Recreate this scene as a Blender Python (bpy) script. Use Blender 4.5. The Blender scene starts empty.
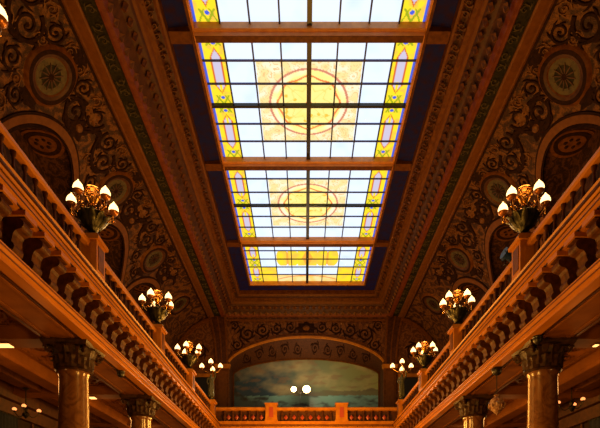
import bpy, bmesh, math, random
from math import sin, cos, pi, sqrt, atan2
from mathutils import Vector, noise

random.seed(7)
SC = bpy.context.scene
COL = SC.collection
EYE = 1.6            # camera height above the lobby floor
XC = 0.09            # hall centre line
YREAR = 36.64        # rear wall plane
BAY = 5.55
POSTS = [8.15, 13.25, 19.05, 24.3, 30.1]
COLS = [13.55, 19.1]
LUN = [12.85 + BAY * k for k in range(4)]           # lunettes
MED = [10.75 + BAY * k for k in range(4)]          # medallions between them
MED = [m for m in MED]


def W(s, u, y, h):
    """side s (-1 left, +1 right), distance u from the hall axis, depth y, height h above the eye"""
    return Vector((XC + s * u, y, h + EYE))


# ------------------------------------------------------------------ materials
def new_mat(name):
    m = bpy.data.materials.new(name)
    m.use_nodes = True
    nt = m.node_tree
    return m, nt, nt.nodes['Principled BSDF']


TONE = 0.62          # darkens most base colours, so the balance of lamplight over skylight sits in the colour


def mat(name, c, rough=0.5, metal=0.0, c2=None, scale=6.0, bump=0.0, detail=5.0, lo=0.35, hi=0.65,
        stretch=None, dist=0.0, spec=0.5):
    if metal < .4 and name not in ('orange_bar', 'lead_came', 'dark_blue_panel', 'navy_curtain', 'blue_housing'):
        k = 0.80 if name == 'gilded_wood' else TONE
        c = tuple(q * k for q in c)
        c2 = tuple(q * k for q in c2) if c2 else None
    m, nt, b = new_mat(name)
    b.inputs['Roughness'].default_value = rough
    b.inputs['Metallic'].default_value = metal
    b.inputs['Specular IOR Level'].default_value = spec
    b.inputs['Base Color'].default_value = (*c, 1)
    if c2 is not None or bump:
        tc = nt.nodes.new('ShaderNodeTexCoord')
        mp = nt.nodes.new('ShaderNodeMapping')
        if stretch:
            mp.inputs['Scale'].default_value = stretch
        n = nt.nodes.new('ShaderNodeTexNoise')
        n.inputs['Scale'].default_value = scale
        n.inputs['Detail'].default_value = detail
        n.inputs['Distortion'].default_value = dist
        nt.links.new(tc.outputs['Object'], mp.inputs['Vector'])
        nt.links.new(mp.outputs['Vector'], n.inputs['Vector'])
        if c2 is not None:
            r = nt.nodes.new('ShaderNodeValToRGB')
            r.color_ramp.elements[0].position = lo
            r.color_ramp.elements[0].color = (*c2, 1)
            r.color_ramp.elements[1].position = hi
            r.color_ramp.elements[1].color = (*c, 1)
            nt.links.new(n.outputs['Fac'], r.inputs['Fac'])
            nt.links.new(r.outputs['Color'], b.inputs['Base Color'])
        if bump:
            bp = nt.nodes.new('ShaderNodeBump')
            bp.inputs['Strength'].default_value = bump
            bp.inputs['Distance'].default_value = 0.03
            nt.links.new(n.outputs['Fac'], bp.inputs['Height'])
            nt.links.new(bp.outputs['Normal'], b.inputs['Normal'])
    return m


def emit(name, c, strength):
    m, nt, b = new_mat(name)
    b.inputs['Base Color'].default_value = (*c, 1)
    b.inputs['Emission Color'].default_value = (*c, 1)
    b.inputs['Emission Strength'].default_value = strength
    return m


def attr_mat(name, strength=0.0, rough=0.6):
    m, nt, b = new_mat(name)
    a = nt.nodes.new('ShaderNodeAttribute')
    a.attribute_name = 'Col'
    b.inputs['Roughness'].default_value = rough
    if strength:
        b.inputs['Base Color'].default_value = (0.02, 0.02, 0.02, 1)
        nt.links.new(a.outputs['Color'], b.inputs['Emission Color'])
        b.inputs['Emission Strength'].default_value = strength
    else:
        nt.links.new(a.outputs['Color'], b.inputs['Base Color'])
    return m


def fresco(name, dark, mid, light, sc=2.2):
    """painted acanthus ground: fine curling bands of two browns and gold"""
    dark, mid, light = [tuple(q * TONE for q in k) for k in (dark, mid, light)]
    m, nt, b = new_mat(name)
    N, L = nt.nodes.new, nt.links.new
    tc = N('ShaderNodeTexCoord')
    n1 = N('ShaderNodeTexNoise')
    n1.inputs['Scale'].default_value = sc * 0.9
    n1.inputs['Detail'].default_value = 3
    mx = N('ShaderNodeMixRGB')
    mx.inputs['Fac'].default_value = 0.45
    L(tc.outputs['Object'], n1.inputs['Vector'])
    L(tc.outputs['Object'], mx.inputs['Color1'])
    L(n1.outputs['Color'], mx.inputs['Color2'])
    v = N('ShaderNodeTexVoronoi')
    v.inputs['Scale'].default_value = sc
    L(mx.outputs['Color'], v.inputs['Vector'])
    ml = N('ShaderNodeMath'); ml.operation = 'MULTIPLY'; ml.inputs[1].default_value = 17.0
    L(v.outputs['Distance'], ml.inputs[0])
    sn = N('ShaderNodeMath'); sn.operation = 'SINE'
    L(ml.outputs[0], sn.inputs[0])
    n2 = N('ShaderNodeTexNoise')
    n2.inputs['Scale'].default_value = sc * 4.5
    n2.inputs['Detail'].default_value = 4
    n2.inputs['Distortion'].default_value = 2.5
    L(tc.outputs['Object'], n2.inputs['Vector'])
    ad = N('ShaderNodeMath'); ad.operation = 'MULTIPLY_ADD'
    ad.inputs[1].default_value = 0.17
    L(sn.outputs[0], ad.inputs[0])
    L(n2.outputs['Fac'], ad.inputs[2])
    r = N('ShaderNodeValToRGB')
    e = r.color_ramp.elements
    e[0].position = 0.33; e[0].color = (*dark, 1)
    e[1].position = 0.75; e[1].color = (*light, 1)
    q = e.new(0.50); q.color = (*mid, 1)
    L(ad.outputs[0], r.inputs['Fac'])
    L(r.outputs['Color'], b.inputs['Base Color'])
    b.inputs['Roughness'].default_value = 0.6
    b.inputs['Specular IOR Level'].default_value = 0.2
    bp = N('ShaderNodeBump'); bp.inputs['Strength'].default_value = 0.35; bp.inputs['Distance'].default_value = 0.04
    L(ad.outputs[0], bp.inputs['Height'])
    L(bp.outputs['Normal'], b.inputs['Normal'])
    return m


M = {}
M['wood'] = mat('gilded_wood', (0.56, 0.205, 0.005), 0.42, c2=(0.41, 0.135, 0.003), scale=3, stretch=(1, .2, 1), bump=0.05, spec=.22)
M['wood_dark'] = mat('dark_wood', (0.12, 0.036, 0.005), 0.55, c2=(0.06, 0.016, 0.003), scale=5, bump=0.1, spec=.25)
M['wood_mid'] = mat('brown_wood', (0.24, 0.080, 0.006), 0.45, c2=(0.14, 0.042, 0.003), scale=6, bump=0.1, spec=0.12)
M['vermilion'] = mat('vermilion_paint', (0.50, 0.060, 0.010), 0.5)
M['soffit'] = mat('carved_soffit', (0.13, 0.042, 0.006), 0.6, c2=(0.06, 0.018, 0.003), scale=7, bump=0.3, dist=2, spec=.2)
M['red'] = mat('red_gilt', (0.27, 0.060, 0.004), 0.5, c2=(0.17, 0.03, 0.003), scale=5, spec=.25)
M['orange'] = mat('orange_paint', (0.25, 0.084, 0.009), 0.55, c2=(0.19, 0.060, 0.006), scale=5, spec=0.15)
M['bar'] = mat('orange_bar', (0.68, 0.27, 0.045), 0.4, c2=(0.55, 0.20, 0.03), scale=4)  # kept lighter: glow from the neighbouring glass is put into this colour
M['console'] = mat('carved_console', (0.15, 0.048, 0.005), 0.55, c2=(0.07, 0.021, 0.003), scale=9, bump=0.3, spec=0.1)
M['green'] = mat('dark_green_frieze', (0.040, 0.030, 0.006), 0.7, c2=(0.012, 0.009, 0.003), scale=5, bump=0.3, dist=2, spec=.15)
M['blue'] = mat('dark_blue_panel', (0.006, 0.010, 0.130), 0.8, c2=(0.022, 0.005, 0.030), scale=4, lo=0.3, hi=0.6, bump=0.1, spec=.15)
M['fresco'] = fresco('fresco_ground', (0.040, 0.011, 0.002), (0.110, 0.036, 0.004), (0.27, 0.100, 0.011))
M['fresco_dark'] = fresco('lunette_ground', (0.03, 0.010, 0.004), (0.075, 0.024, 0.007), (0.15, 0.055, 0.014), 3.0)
M['fresco_wall'] = fresco('wall_ground', (0.10, 0.032, 0.008), (0.19, 0.065, 0.015), (0.28, 0.105, 0.024), 2.6)
M['scroll_dark'] = mat('dark_scroll_paint', (0.042, 0.013, 0.003), 0.8, c2=(0.020, 0.006, 0.002), scale=9, spec=.1)
M['scroll_gold'] = mat('gold_scroll', (0.28, 0.108, 0.014), 0.55, c2=(0.16, 0.055, 0.007), scale=8, spec=.2)
M['olive'] = mat('olive_medallion', (0.125, 0.082, 0.009), 0.7, c2=(0.060, 0.036, 0.004), scale=7)
M['marble'] = mat('brown_marble', (0.30, 0.125, 0.036), 0.22, c2=(0.13, 0.043, 0.010), scale=2.2, detail=8, dist=3.0, lo=0.3, hi=0.6)
M['capital'] = mat('bronzed_capital', (0.085, 0.033, 0.007), 0.5, c2=(0.03, 0.011, 0.003), scale=10, bump=0.3, spec=0.2)
M['bronze'] = mat('dark_bronze', (0.060, 0.052, 0.022), 0.36, metal=0.7, c2=(0.018, 0.017, 0.010), scale=9)
M['statue'] = mat('green_bronze', (0.17, 0.15, 0.055), 0.4, metal=0.5, c2=(0.07, 0.07, 0.03), scale=9)
M['gold'] = mat('polished_gold', (0.62, 0.30, 0.05), 0.25, metal=0.9, c2=(0.40, 0.16, 0.02), scale=12)
M['globe'] = emit('lit_opal_glass', (1.0, 0.64, 0.25), 3.2)
M['cup'] = mat('amber_cup', (0.35, 0.12, 0.02), 0.3, metal=0.5)
M['came'] = mat('lead_came', (0.020, 0.025, 0.16), 0.5)  # blue tint is lens fringing beside the bright glass, put into the colour
M['iron'] = mat('black_iron', (0.012, 0.011, 0.010), 0.4)
M['blue_housing'] = mat('blue_housing', (0.006, 0.030, 0.14), 0.5)
M['bulb'] = emit('warm_bulb', (1.0, 0.33, 0.09), 1.7)
M['spot_lens'] = emit('hot_spot_lens', (1.0, 0.62, 0.22), 22.0)
M['strip'] = emit('ceiling_lamp_glass', (1.0, 0.50, 0.14), 2.5)
M['floor'] = mat('floor_marble', (0.42, 0.26, 0.14), 0.3, c2=(0.25, 0.13, 0.06), scale=1.2)
M['curtain'] = mat('navy_curtain', (0.012, 0.020, 0.050), 0.8, c2=(0.006, 0.009, 0.022), scale=8)
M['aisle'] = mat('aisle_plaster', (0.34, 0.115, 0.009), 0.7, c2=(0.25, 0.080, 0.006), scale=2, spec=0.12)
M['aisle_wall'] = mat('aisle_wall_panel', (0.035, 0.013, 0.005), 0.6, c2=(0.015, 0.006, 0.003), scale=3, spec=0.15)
M['crystal'] = mat('amber_crystal', (0.75, 0.52, 0.34), 0.12, c2=(0.25, 0.08, 0.03), scale=14)
M['glass_art'] = attr_mat('stained_glass', 1.2)
M['mural'] = attr_mat('mural_paint', 0.0, 0.35)
M['dark_void'] = mat('dark_doorway', (0.008, 0.008, 0.012), 0.7)


# ------------------------------------------------------------------ mesh builder
class MB:
    def __init__(self):
        self.v, self.f, self.m, self.slots = [], [], [], []

    def slot(self, name):
        if name not in self.slots:
            self.slots.append(name)
        return self.slots.index(name)

    def face(self, pts, name):
        i = len(self.v)
        self.v += [Vector(p) for p in pts]
        self.f.append(list(range(i, i + len(pts))))
        self.m.append(self.slot(name))

    def mesh(self, verts, faces, name):
        i = len(self.v)
        self.v += [Vector(p) for p in verts]
        k = self.slot(name)
        for f in faces:
            self.f.append([i + q for q in f]); self.m.append(k)

    def box(self, a, b, name):
        (x0, y0, z0), (x1, y1, z1) = a, b
        vs = [(x, y, z) for x in (x0, x1) for y in (y0, y1) for z in (z0, z1)]
        fs = [(0, 1, 3, 2), (4, 6, 7, 5), (0, 4, 5, 1), (2, 3, 7, 6), (0, 2, 6, 4), (1, 5, 7, 3)]
        self.mesh(vs, fs, name)

    def prism(self, s, prof, y0, y1, name):
        """closed profile of (u, h) extruded along the hall on side s"""
        n = len(prof)
        vs = [W(s, u, y0, h) for u, h in prof] + [W(s, u, y1, h) for u, h in prof]
        fs = [(i, (i + 1) % n, n + (i + 1) % n, n + i) for i in range(n)] + [tuple(range(n)), tuple(range(n, 2 * n))]
        self.mesh(vs, fs, name)

    def prism_x(self, prof, x0, x1, name):
        """closed profile of (y, h) extruded across the hall"""
        n = len(prof)
        vs = [(x0, y, h + EYE) for y, h in prof] + [(x1, y, h + EYE) for y, h in prof]
        fs = [(i, (i + 1) % n, n + (i + 1) % n, n + i) for i in range(n)] + [tuple(range(n)), tuple(range(n, 2 * n))]
        self.mesh(vs, fs, name)

    def lathe(self, prof, name, c=(0, 0, 0), n=20, axis=None):
        c = Vector(c)
        vs, fs = [], []
        q = Vector((0, 0, 1)).rotation_difference(Vector(axis)) if axis is not None else None
        for r, z in prof:
            for k in range(n):
                p = Vector((max(r, 1e-4) * cos(2 * pi * k / n), max(r, 1e-4) * sin(2 * pi * k / n), z))
                vs.append((q @ p if q else p) + c)
        for i in range(len(prof) - 1):
            for k in range(n):
                k2 = (k + 1) % n
                fs.append((i * n + k, i * n + k2, (i + 1) * n + k2, (i + 1) * n + k))
        fs.append(tuple(range(n))[::-1])
        fs.append(tuple((len(prof) - 1) * n + k for k in range(n)))
        self.mesh(vs, fs, name)

    def tube(self, pts, rad, name, n=8):
        pts = [Vector(p) for p in pts]
        if not isinstance(rad, (list, tuple)):
            rad = [rad] * len(pts)
        vs, fs = [], []
        t0 = (pts[1] - pts[0]).normalized()
        ref = Vector((0, 0, 1)) if abs(t0.z) < 0.9 else Vector((1, 0, 0))
        a = t0.cross(ref).normalized()
        for i, p in enumerate(pts):
            t = (pts[min(i + 1, len(pts) - 1)] - pts[max(i - 1, 0)]).normalized()
            a = (a - t * a.dot(t)).normalized()
            b = t.cross(a)
            for k in range(n):
                vs.append(p + (a * cos(2 * pi * k / n) + b * sin(2 * pi * k / n)) * rad[i])
        for i in range(len(pts) - 1):
            for k in range(n):
                k2 = (k + 1) % n
                fs.append((i * n + k, i * n + k2, (i + 1) * n + k2, (i + 1) * n + k))
        fs.append(tuple(range(n))[::-1])
        fs.append(tuple((len(pts) - 1) * n + k for k in range(n)))
        self.mesh(vs, fs, name)

    def torus(self, c, R, r, name, axis=(0, 0, 1), n=24, k=6):
        q = Vector((0, 0, 1)).rotation_difference(Vector(axis))
        vs, fs = [], []
        for i in range(n):
            a = 2 * pi * i / n
            for j in range(k):
                b = 2 * pi * j / k
                p = Vector(((R + r * cos(b)) * cos(a), (R + r * cos(b)) * sin(a), r * sin(b)))
                vs.append(q @ p + Vector(c))
        for i in range(n):
            for j in range(k):
                fs.append((i * k + j, ((i + 1) % n) * k + j, ((i + 1) % n) * k + (j + 1) % k, i * k + (j + 1) % k))
        self.mesh(vs, fs, name)

    def ribbon(self, pts, wid, mapf, off, name):
        """flat raised band following pts in a surface's own 2-D coordinates; mapf(a, b, off) gives the 3-D point"""
        n = len(pts)
        vs = []
        for i in range(n):
            a, b = pts[max(i - 1, 0)], pts[min(i + 1, n - 1)]
            dx, dy = b[0] - a[0], b[1] - a[1]
            l = sqrt(dx * dx + dy * dy) or 1
            nx, ny = -dy / l, dx / l
            w = wid[i] if isinstance(wid, (list, tuple)) else wid
            p = pts[i]
            vs += [mapf(p[0] + nx * w, p[1] + ny * w, -0.01), mapf(p[0] + nx * w * .6, p[1] + ny * w * .6, off),
                   mapf(p[0] - nx * w * .6, p[1] - ny * w * .6, off), mapf(p[0] - nx * w, p[1] - ny * w, -0.01)]
        fs = [(i * 4 + k, i * 4 + k + 1, (i + 1) * 4 + k + 1, (i + 1) * 4 + k) for i in range(n - 1) for k in range(3)]
        fs += [(0, 1, 2, 3), (4 * n - 4, 4 * n - 3, 4 * n - 2, 4 * n - 1)]
        self.mesh(vs, fs, name)

    def build(self, name, parent=None, smooth=False, local=False, recalc=True, auto=None):
        me = bpy.data.meshes.new(name)
        o = bpy.data.objects.new(name, me)
        off = Vector((0, 0, 0))
        if parent is not None and not local:
            p = parent
            while p is not None:
                off += p.location
                p = p.parent
        me.from_pydata([tuple(v - off) for v in self.v], [], self.f)
        for s in self.slots:
            me.materials.append(M[s])
        me.polygons.foreach_set('material_index', self.m)
        me.update()
        if recalc:
            bm = bmesh.new(); bm.from_mesh(me)
            bmesh.ops.remove_doubles(bm, verts=bm.verts, dist=1e-5)
            bmesh.ops.recalc_face_normals(bm, faces=bm.faces)
            bm.to_mesh(me); bm.free()
        if smooth:
            me.polygons.foreach_set('use_smooth', [True] * len(me.polygons))
            try:
                me.set_sharp_from_angle(angle=math.radians(auto or 40))
            except Exception:
                pass
        COL.objects.link(o)
        if parent is not None:
            o.parent = parent
        return o


def tag(o, label=None, cat=None, group=None, kind=None):
    if label: o['label'] = label
    if cat: o['category'] = cat
    if group: o['group'] = group
    if kind: o['kind'] = kind
    return o


def thing(name, loc, label, cat, group=None, rz=0.0):
    o = bpy.data.objects.new(name, None)
    o.empty_display_size = 0.2
    o.location = loc
    o.rotation_euler = (0, 0, rz)
    COL.objects.link(o)
    return tag(o, label, cat, group)


def copy_tree(o, parent=None):
    c = o.copy(); COL.objects.link(c)
    c.parent = parent
    for ch in list(o.children):
        copy_tree(ch, c)
    return c


def light(kind, loc, energy, color, size=0.3, name='lamp_light', rot=None, **kw):
    L = bpy.data.lights.new(name, kind)
    L.energy = energy; L.color = color
    if kind in ('POINT', 'SPOT'):
        L.shadow_soft_size = size
    for k, v in kw.items():
        setattr(L, k, v)
    o = bpy.data.objects.new(name, L)
    o.location = loc
    if rot: o.rotation_euler = rot
    COL.objects.link(o)
    return o


# ------------------------------------------------------------------ ornament
def spiral(cx, cy, r, a0, turns, d, n=26):
    """scroll from the outside in"""
    pts = []
    for i in range(n + 1):
        t = i / n
        rr = r * (1 - 0.86 * t)
        a = a0 + d * 2 * pi * turns * t
        pts.append((cx + rr * cos(a), cy + rr * sin(a)))
    return pts


def rinceau(mb, mapf, cx, cy, r, a0, d, mat_, wid=0.06, turns=1.6, off=0.04, leaves=5, ok=None):
    p = spiral(cx, cy, r, a0, turns, d)
    if ok and not all(ok(q) for q in p):
        return
    n = len(p)
    mb.ribbon(p, [wid * r * (1.15 - 0.6 * i / n) / 0.6 for i in range(n)], mapf, off, mat_)
    # end rosette
    q = [(cx + 0.17 * r * cos(k * pi / 5), cy + 0.17 * r * sin(k * pi / 5)) for k in range(10)]
    mb.mesh([mapf(cx, cy, off * 1.6)] + [mapf(a, b, -0.01) for a, b in q], [(0, 1 + k, 1 + (k + 1) % 10) for k in range(10)], mat_)
    for j in range(leaves):                                    # curled leaves off the outside of the scroll
        i = int(1 + j * (n * 0.5) / leaves)
        x, y = p[i]
        ox, oy = x - cx, y - cy
        a = atan2(oy, ox)
        L = 0.42 * r * (1.1 - 0.5 * j / leaves)
        lp = []
        for k in range(6):
            t = k / 5
            aa = a + d * (0.1 + 0.7 * t)
            rr = sqrt(ox * ox + oy * oy) + L * t
            lp.append((cx + rr * cos(aa), cy + rr * sin(aa)))
        if ok and not all(ok(q) for q in lp):
            continue
        mb.ribbon(lp, [r * 0.10 * sin(pi * (0.18 + 0.8 * k / 5)) + 0.006 for k in range(6)], mapf, off * 0.9, mat_)


def blob(mb, mapf, cx, cy, ra, rb, mat_, off=0.06, n=14, lobes=0, amp=0.0):
    q = []
    for k in range(n):
        a = 2 * pi * k / n
        f = 1 + amp * cos(lobes * a)
        q.append((cx + ra * f * cos(a), cy + rb * f * sin(a)))
    q2 = [(cx + (a - cx) * .55, cy + (b - cy) * .55) for a, b in q]
    vs = [mapf(cx, cy, off)] + [mapf(a, b, off * .8) for a, b in q2] + [mapf(a, b, -0.01) for a, b in q]
    fs = [(0, 1 + k, 1 + (k + 1) % n) for k in range(n)]
    fs += [(1 + k, 1 + n + k, 1 + n + (k + 1) % n, 1 + (k + 1) % n) for k in range(n)]
    mb.mesh(vs, fs, mat_)


# ------------------------------------------------------------------ vaulted cove
U0, UA, HC, HB = 6.3, 4.0, 10.3, 5.2
UEDGE, UWALL = 7.15, 10.3
LW, LS, LR = 2.55, 11.6, 2.6        # lunette half width, springing, rise


def hv(u):
    t = min(1.0, max(0.0, (u - U0) / UA))
    return HC + HB * sqrt(max(0.0, 1 - t * t))


def hl(y):
    best = -1e9
    for c in LUN:
        t = abs(y - c) / LW
        if t < 1:
            best = max(best, LS + LR * sqrt(1 - t * t))
    return best


T0 = math.asin((UEDGE - U0) / UA)
_tab = []
_s = 0.0
_N = 400
for _i in range(_N + 1):
    _t = T0 + (pi / 2 - T0) * _i / _N
    if _i:
        _s += sqrt((UA * cos(_t)) ** 2 + (HB * sin(_t)) ** 2) * (pi / 2 - T0) / _N
    _tab.append((_s, _t))


def t_of(s):
    if s <= 0: return T0 + s / 4.0
    lo, hi = 0, _N
    while hi - lo > 1:
        m = (lo + hi) // 2
        if _tab[m][0] < s: lo = m
        else: hi = m
    a, b = _tab[lo], _tab[hi]
    f = min(1.0, (s - a[0]) / max(1e-9, b[0] - a[0]))
    return a[1] + (b[1] - a[1]) * f


def s_of_u(u):
    t = math.asin(min(1, (u - U0) / UA))
    return min(_tab, key=lambda q: abs(q[1] - t))[0]


def vmap(s):
    def f(a, y, off):
        t = t_of(a)
        u, h = U0 + UA * sin(t), HC + HB * cos(t)
        nu, nh = -sin(t) / UA, -cos(t) / HB
        l = sqrt(nu * nu + nh * nh)
        return W(s, u + off * nu / l, y, h + off * nh / l)
    return f


def vault(s, side):
    mb = MB()
    y0, y1 = 4.0, YREAR
    ny = 220
    us = [U0 + UA * sin(T0 + (pi / 2 - T0) * i / 40) for i in range(41)]
    ys = [y0 + (y1 - y0) * j / ny for j in range(ny + 1)]
    vs, lun = [], {}
    for j, y in enumerate(ys):
        L = hl(y)
        for i, u in enumerate(us):
            h = hv(u)
            lun[(j, i)] = L > h
            vs.append(W(s, u, y, max(h, L)))
    n = len(us)
    fa, fb = [], []
    for j in range(ny):
        for i in range(n - 1):
            f = (j * n + i, j * n + i + 1, (j + 1) * n + i + 1, (j + 1) * n + i)
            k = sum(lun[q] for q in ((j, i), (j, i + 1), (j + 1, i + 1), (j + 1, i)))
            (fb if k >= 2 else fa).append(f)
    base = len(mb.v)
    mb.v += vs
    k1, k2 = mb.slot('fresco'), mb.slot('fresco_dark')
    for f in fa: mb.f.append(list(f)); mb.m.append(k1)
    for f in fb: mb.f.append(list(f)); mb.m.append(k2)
    # outer wall of each gallery bay
    mp = vmap(s)

    def okp(p):
        a, y = p
        if a < 0.12 or y > YREAR - 0.15: return False
        u = U0 + UA * sin(t_of(a))
        return hl(y) < hv(u) - 0.28
    sm = s_of_u(8.4)
    for c in MED:
        for d in (-1, 1):
            for (ds, dy, r, a0, dr, m_) in (
                    (-0.15, 1.55, 0.50, pi, 1, 'scroll_dark'), (-0.80, 0.98, 0.34, 0.3, -1, 'scroll_dark'),
                    (0.75, 1.20, 0.36, -1.2, 1, 'scroll_dark'), (-0.70, 2.20, 0.42, 2.0, -1, 'scroll_dark'),
                    (1.35, 0.42, 0.34, 2.2, -1, 'scroll_dark'), (2.3, 0.36, 0.34, 0.5, 1, 'scroll_dark'),
                    (-0.95, 0.30, 0.22, 1.2, 1, 'scroll_gold'), (0.28, 2.12, 0.30, -0.6, -1, 'scroll_gold'),
                    (1.02, 0.72, 0.22, 0.9, 1, 'scroll_gold'), (1.9, 0.75, 0.26, 0.9, 1, 'scroll_gold'),
                    (-0.35, 1.0, 0.2, 2.4, -1, 'scroll_gold'), (-1.02, 1.60, 0.24, 0.4, 1, 'scroll_gold')):
                aa = a0 if d > 0 else -a0
                rinceau(mb, mp, sm + ds, c + d * dy, r, aa, dr * d, m_, wid=0.085 if m_ == 'scroll_dark' else 0.055, ok=okp)
            # swag line from the medallion out to the crown of the next lunette
            sw = [(sm - 0.1 + 0.55 * sin(pi * t) - 0.9 * t * t * 0.6, c + d * (1.0 + 1.75 * t)) for t in [k / 10 for k in range(11)]]
            if all(okp(q) for q in sw):
                mb.ribbon(sw, [0.05 + 0.07 * sin(pi * k / 10) for k in range(11)], mp, 0.05, 'scroll_dark')
        blob(mb, mp, sm - 1.08, c, 0.24, 0.42, 'scroll_dark', lobes=5, amp=0.2)
        blob(mb, mp, sm + 1.02, c, 0.24, 0.46, 'scroll_dark', lobes=5, amp=0.2)
    sa = s_of_u(8.78)
    for c in LUN:
        # cartouche on each lunette's crown
        blob(mb, mp, sa - 0.42, c, 0.40, 0.48, 'scroll_dark', lobes=6, amp=0.22, n=24)
        blob(mb, mp, sa - 0.48, c, 0.18, 0.24, 'scroll_gold', off=0.12)
        blob(mb, mp, sa - 1.15, c, 0.22, 0.40, 'scroll_gold', lobes=7, amp=0.25, n=28)
        for d in (-1, 1):
            lp = [(sa - 0.75 - 0.28 * sin(pi * t), c + d * (0.2 + 1.0 * t)) for t in [k / 8 for k in range(9)]]
            mb.ribbon(lp, [0.03 + 0.10 * sin(pi * k / 8) for k in range(9)], mp, 0.05, 'scroll_dark')
        # moulded arch border along the groin
        path = []
        K = 48
        for k in range(K + 1):
            y = c - LW * cos(pi * k / K)
            H = LS + LR * sin(pi * k / K)
            if H <= HC: continue
            q = (H - HC) / HB
            if q >= 1: continue
            u = U0 + UA * sqrt(1 - q * q)
            path.append((u, y, H, k / K))
        for (o1, o2, e, m_) in ((0.0, 0.25, 0.07, 'orange'), (-0.15, -0.04, 0.03, 'scroll_dark'), (0.25, 0.32, 0.05, 'scroll_dark')):
            A, B, C, D = [], [], [], []
            for (u, y, H, t) in path:
                g = pi * t
                # push outwards (up and sideways) within the vault surface
                def pt(o, lift):
                    yy = c - (LW + o) * cos(g)
                    hh = LS + (LR + o * 0.8) * sin(g)
                    if o < 0:
                        uu = u + 0.02
                        return W(s, uu - lift * .5, yy, hh - lift)
                    qq = min(0.999, (hh - HC) / HB)
                    uu = U0 + UA * sqrt(1 - qq * qq)
                    return W(s, uu - lift * .6, yy, hh - lift * .8)
                A.append(pt(o1, -0.02)); B.append(pt(o1, e)); C.append(pt(o2, e)); D.append(pt(o2, -0.02))
            vs2 = A + B + C + D
            n2 = len(A)
            fs2 = []
            for r_ in range(3):
                for i in range(n2 - 1):
                    fs2.append((r_ * n2 + i, r_ * n2 + i + 1, (r_ + 1) * n2 + i + 1, (r_ + 1) * n2 + i))
            mb.mesh(vs2, fs2, m_)
    o = mb.build('ceiling_' + side, recalc=False, smooth=True, auto=30)
    tag(o, kind='structure')

    # painted medallions, parts of the vault
    for c in MED + [MED[-1] + BAY]:
        if c > YREAR - 2: continue
        mm = MB()
        rings = [(0.0, .07, 'scroll_dark'), (0.16, .07, 'scroll_dark'), (0.36, .06, 'green'), (0.56, .06, 'olive'), (0.60, .09, 'wood_mid'),
                 (0.70, .11, 'wood_dark'), (0.84, .11, 'scroll_dark'), (0.90, .06, 'wood_mid'), (0.96, -.01, 'wood_mid')]
        K = 40
        for i in range(len(rings) - 1):
            r1, o1, _ = rings[i]; r2, o2, m_ = rings[i + 1]
            for k in range(K):
                a, b = 2 * pi * k / K, 2 * pi * (k + 1) / K
                P = lambda r, g, of: mp(sm + r * cos(g), c + r * sin(g), of)
                if r1 == 0:
                    mm.face([P(0, 0, o1), P(r2, a, o2), P(r2, b, o2)], m_)
                else:
                    mm.face([P(r1, a, o1), P(r2, a, o2), P(r2, b, o2), P(r1, b, o1)], m_)
        for k in range(12):   # ring of leaves inside
            g = k * pi / 6
            mm.ribbon([(sm + r * cos(g), c + r * sin(g)) for r in (.1, .2, .3, .42)], [.02, .035, .03, .01], lambda a, y, of: mp(a, y, max(of, 0.02)), .08, 'wood_dark')
        mo = mm.build('medallion', parent=o, recalc=False)
    # oval medallions painted on the soffit of each lunette
    for c in LUN:
        mm = MB()
        H0 = LS + LR
        def lm(a, y, off):
            t = (y - c) / LW
            return W(s, a, y, LS + LR * sqrt(max(0, 1 - t * t)) - off)
        for (ra, rb, of, m_) in ((.76, .68, .03, 'wood_mid'), (.64, .56, .06, 'scroll_dark'), (.48, .40, .08, 'wood_mid')):
            K = 32
            pts = [lm(9.74 + ra * cos(2 * pi * k / K), c + rb * sin(2 * pi * k / K), of) for k in range(K)]
            lo = [lm(9.74 + ra * cos(2 * pi * k / K), c + rb * sin(2 * pi * k / K), -.02) for k in range(K)]
            mm.mesh([lm(9.74, c, of)] + pts + lo, [(0, 1 + k, 1 + (k + 1) % K) for k in range(K)] +
                    [(1 + k, 1 + K + k, 1 + K + (k + 1) % K, 1 + (k + 1) % K) for k in range(K)], m_)
        for k in range(6):
            g = k * pi / 3
            blob(mm, lambda a, y, of: lm(a, y, of + .09 if of > 0 else .08), 9.74 + .24 * cos(g), c + .2 * sin(g), .08, .09, 'scroll_dark', off=.03, n=8)
        mm.build('oval_medallion', parent=o, recalc=False)
    return o


vl = vault(-1, 'left')
vr = vault(1, 'right')

# ------------------------------------------------------------------ skylight
HG = 16.9
XG = 0.15                                      # the glass sits a touch off the hall axis
GHW = 3.86                                     # half width of the glass
PANELS = [(11.2, 16.72), (17.14, 22.82), (23.25, 29.12), (29.58, 34.36)]
BARS = [(16.72, 17.14), (22.82, 23.25), (29.12, 29.58)]


def lin(r, g, b):
    f = lambda c: (c / 255 / 12.92) if c / 255 <= 0.04045 else ((c / 255 + 0.055) / 1.055) ** 2.4
    return (f(r), f(g), f(b))


C_CLEAR, C_YEL, C_CREAM, C_PALE = lin(222, 236, 255), lin(246, 218, 40), lin(254, 232, 140), lin(250, 236, 200)
C_RING, C_RED, C_BLUE, C_LAV, C_GRN = lin(226, 122, 66), lin(205, 96, 42), lin(46, 88, 214), lin(196, 190, 214), lin(150, 165, 30)
C_ORG = lin(246, 190, 70)
C_MAUVE, C_PEACH = lin(204, 128, 104), lin(246, 218, 150)


def mixc(a, b, t):
    return tuple(a[i] * (1 - t) + b[i] * t for i in range(3))


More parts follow.
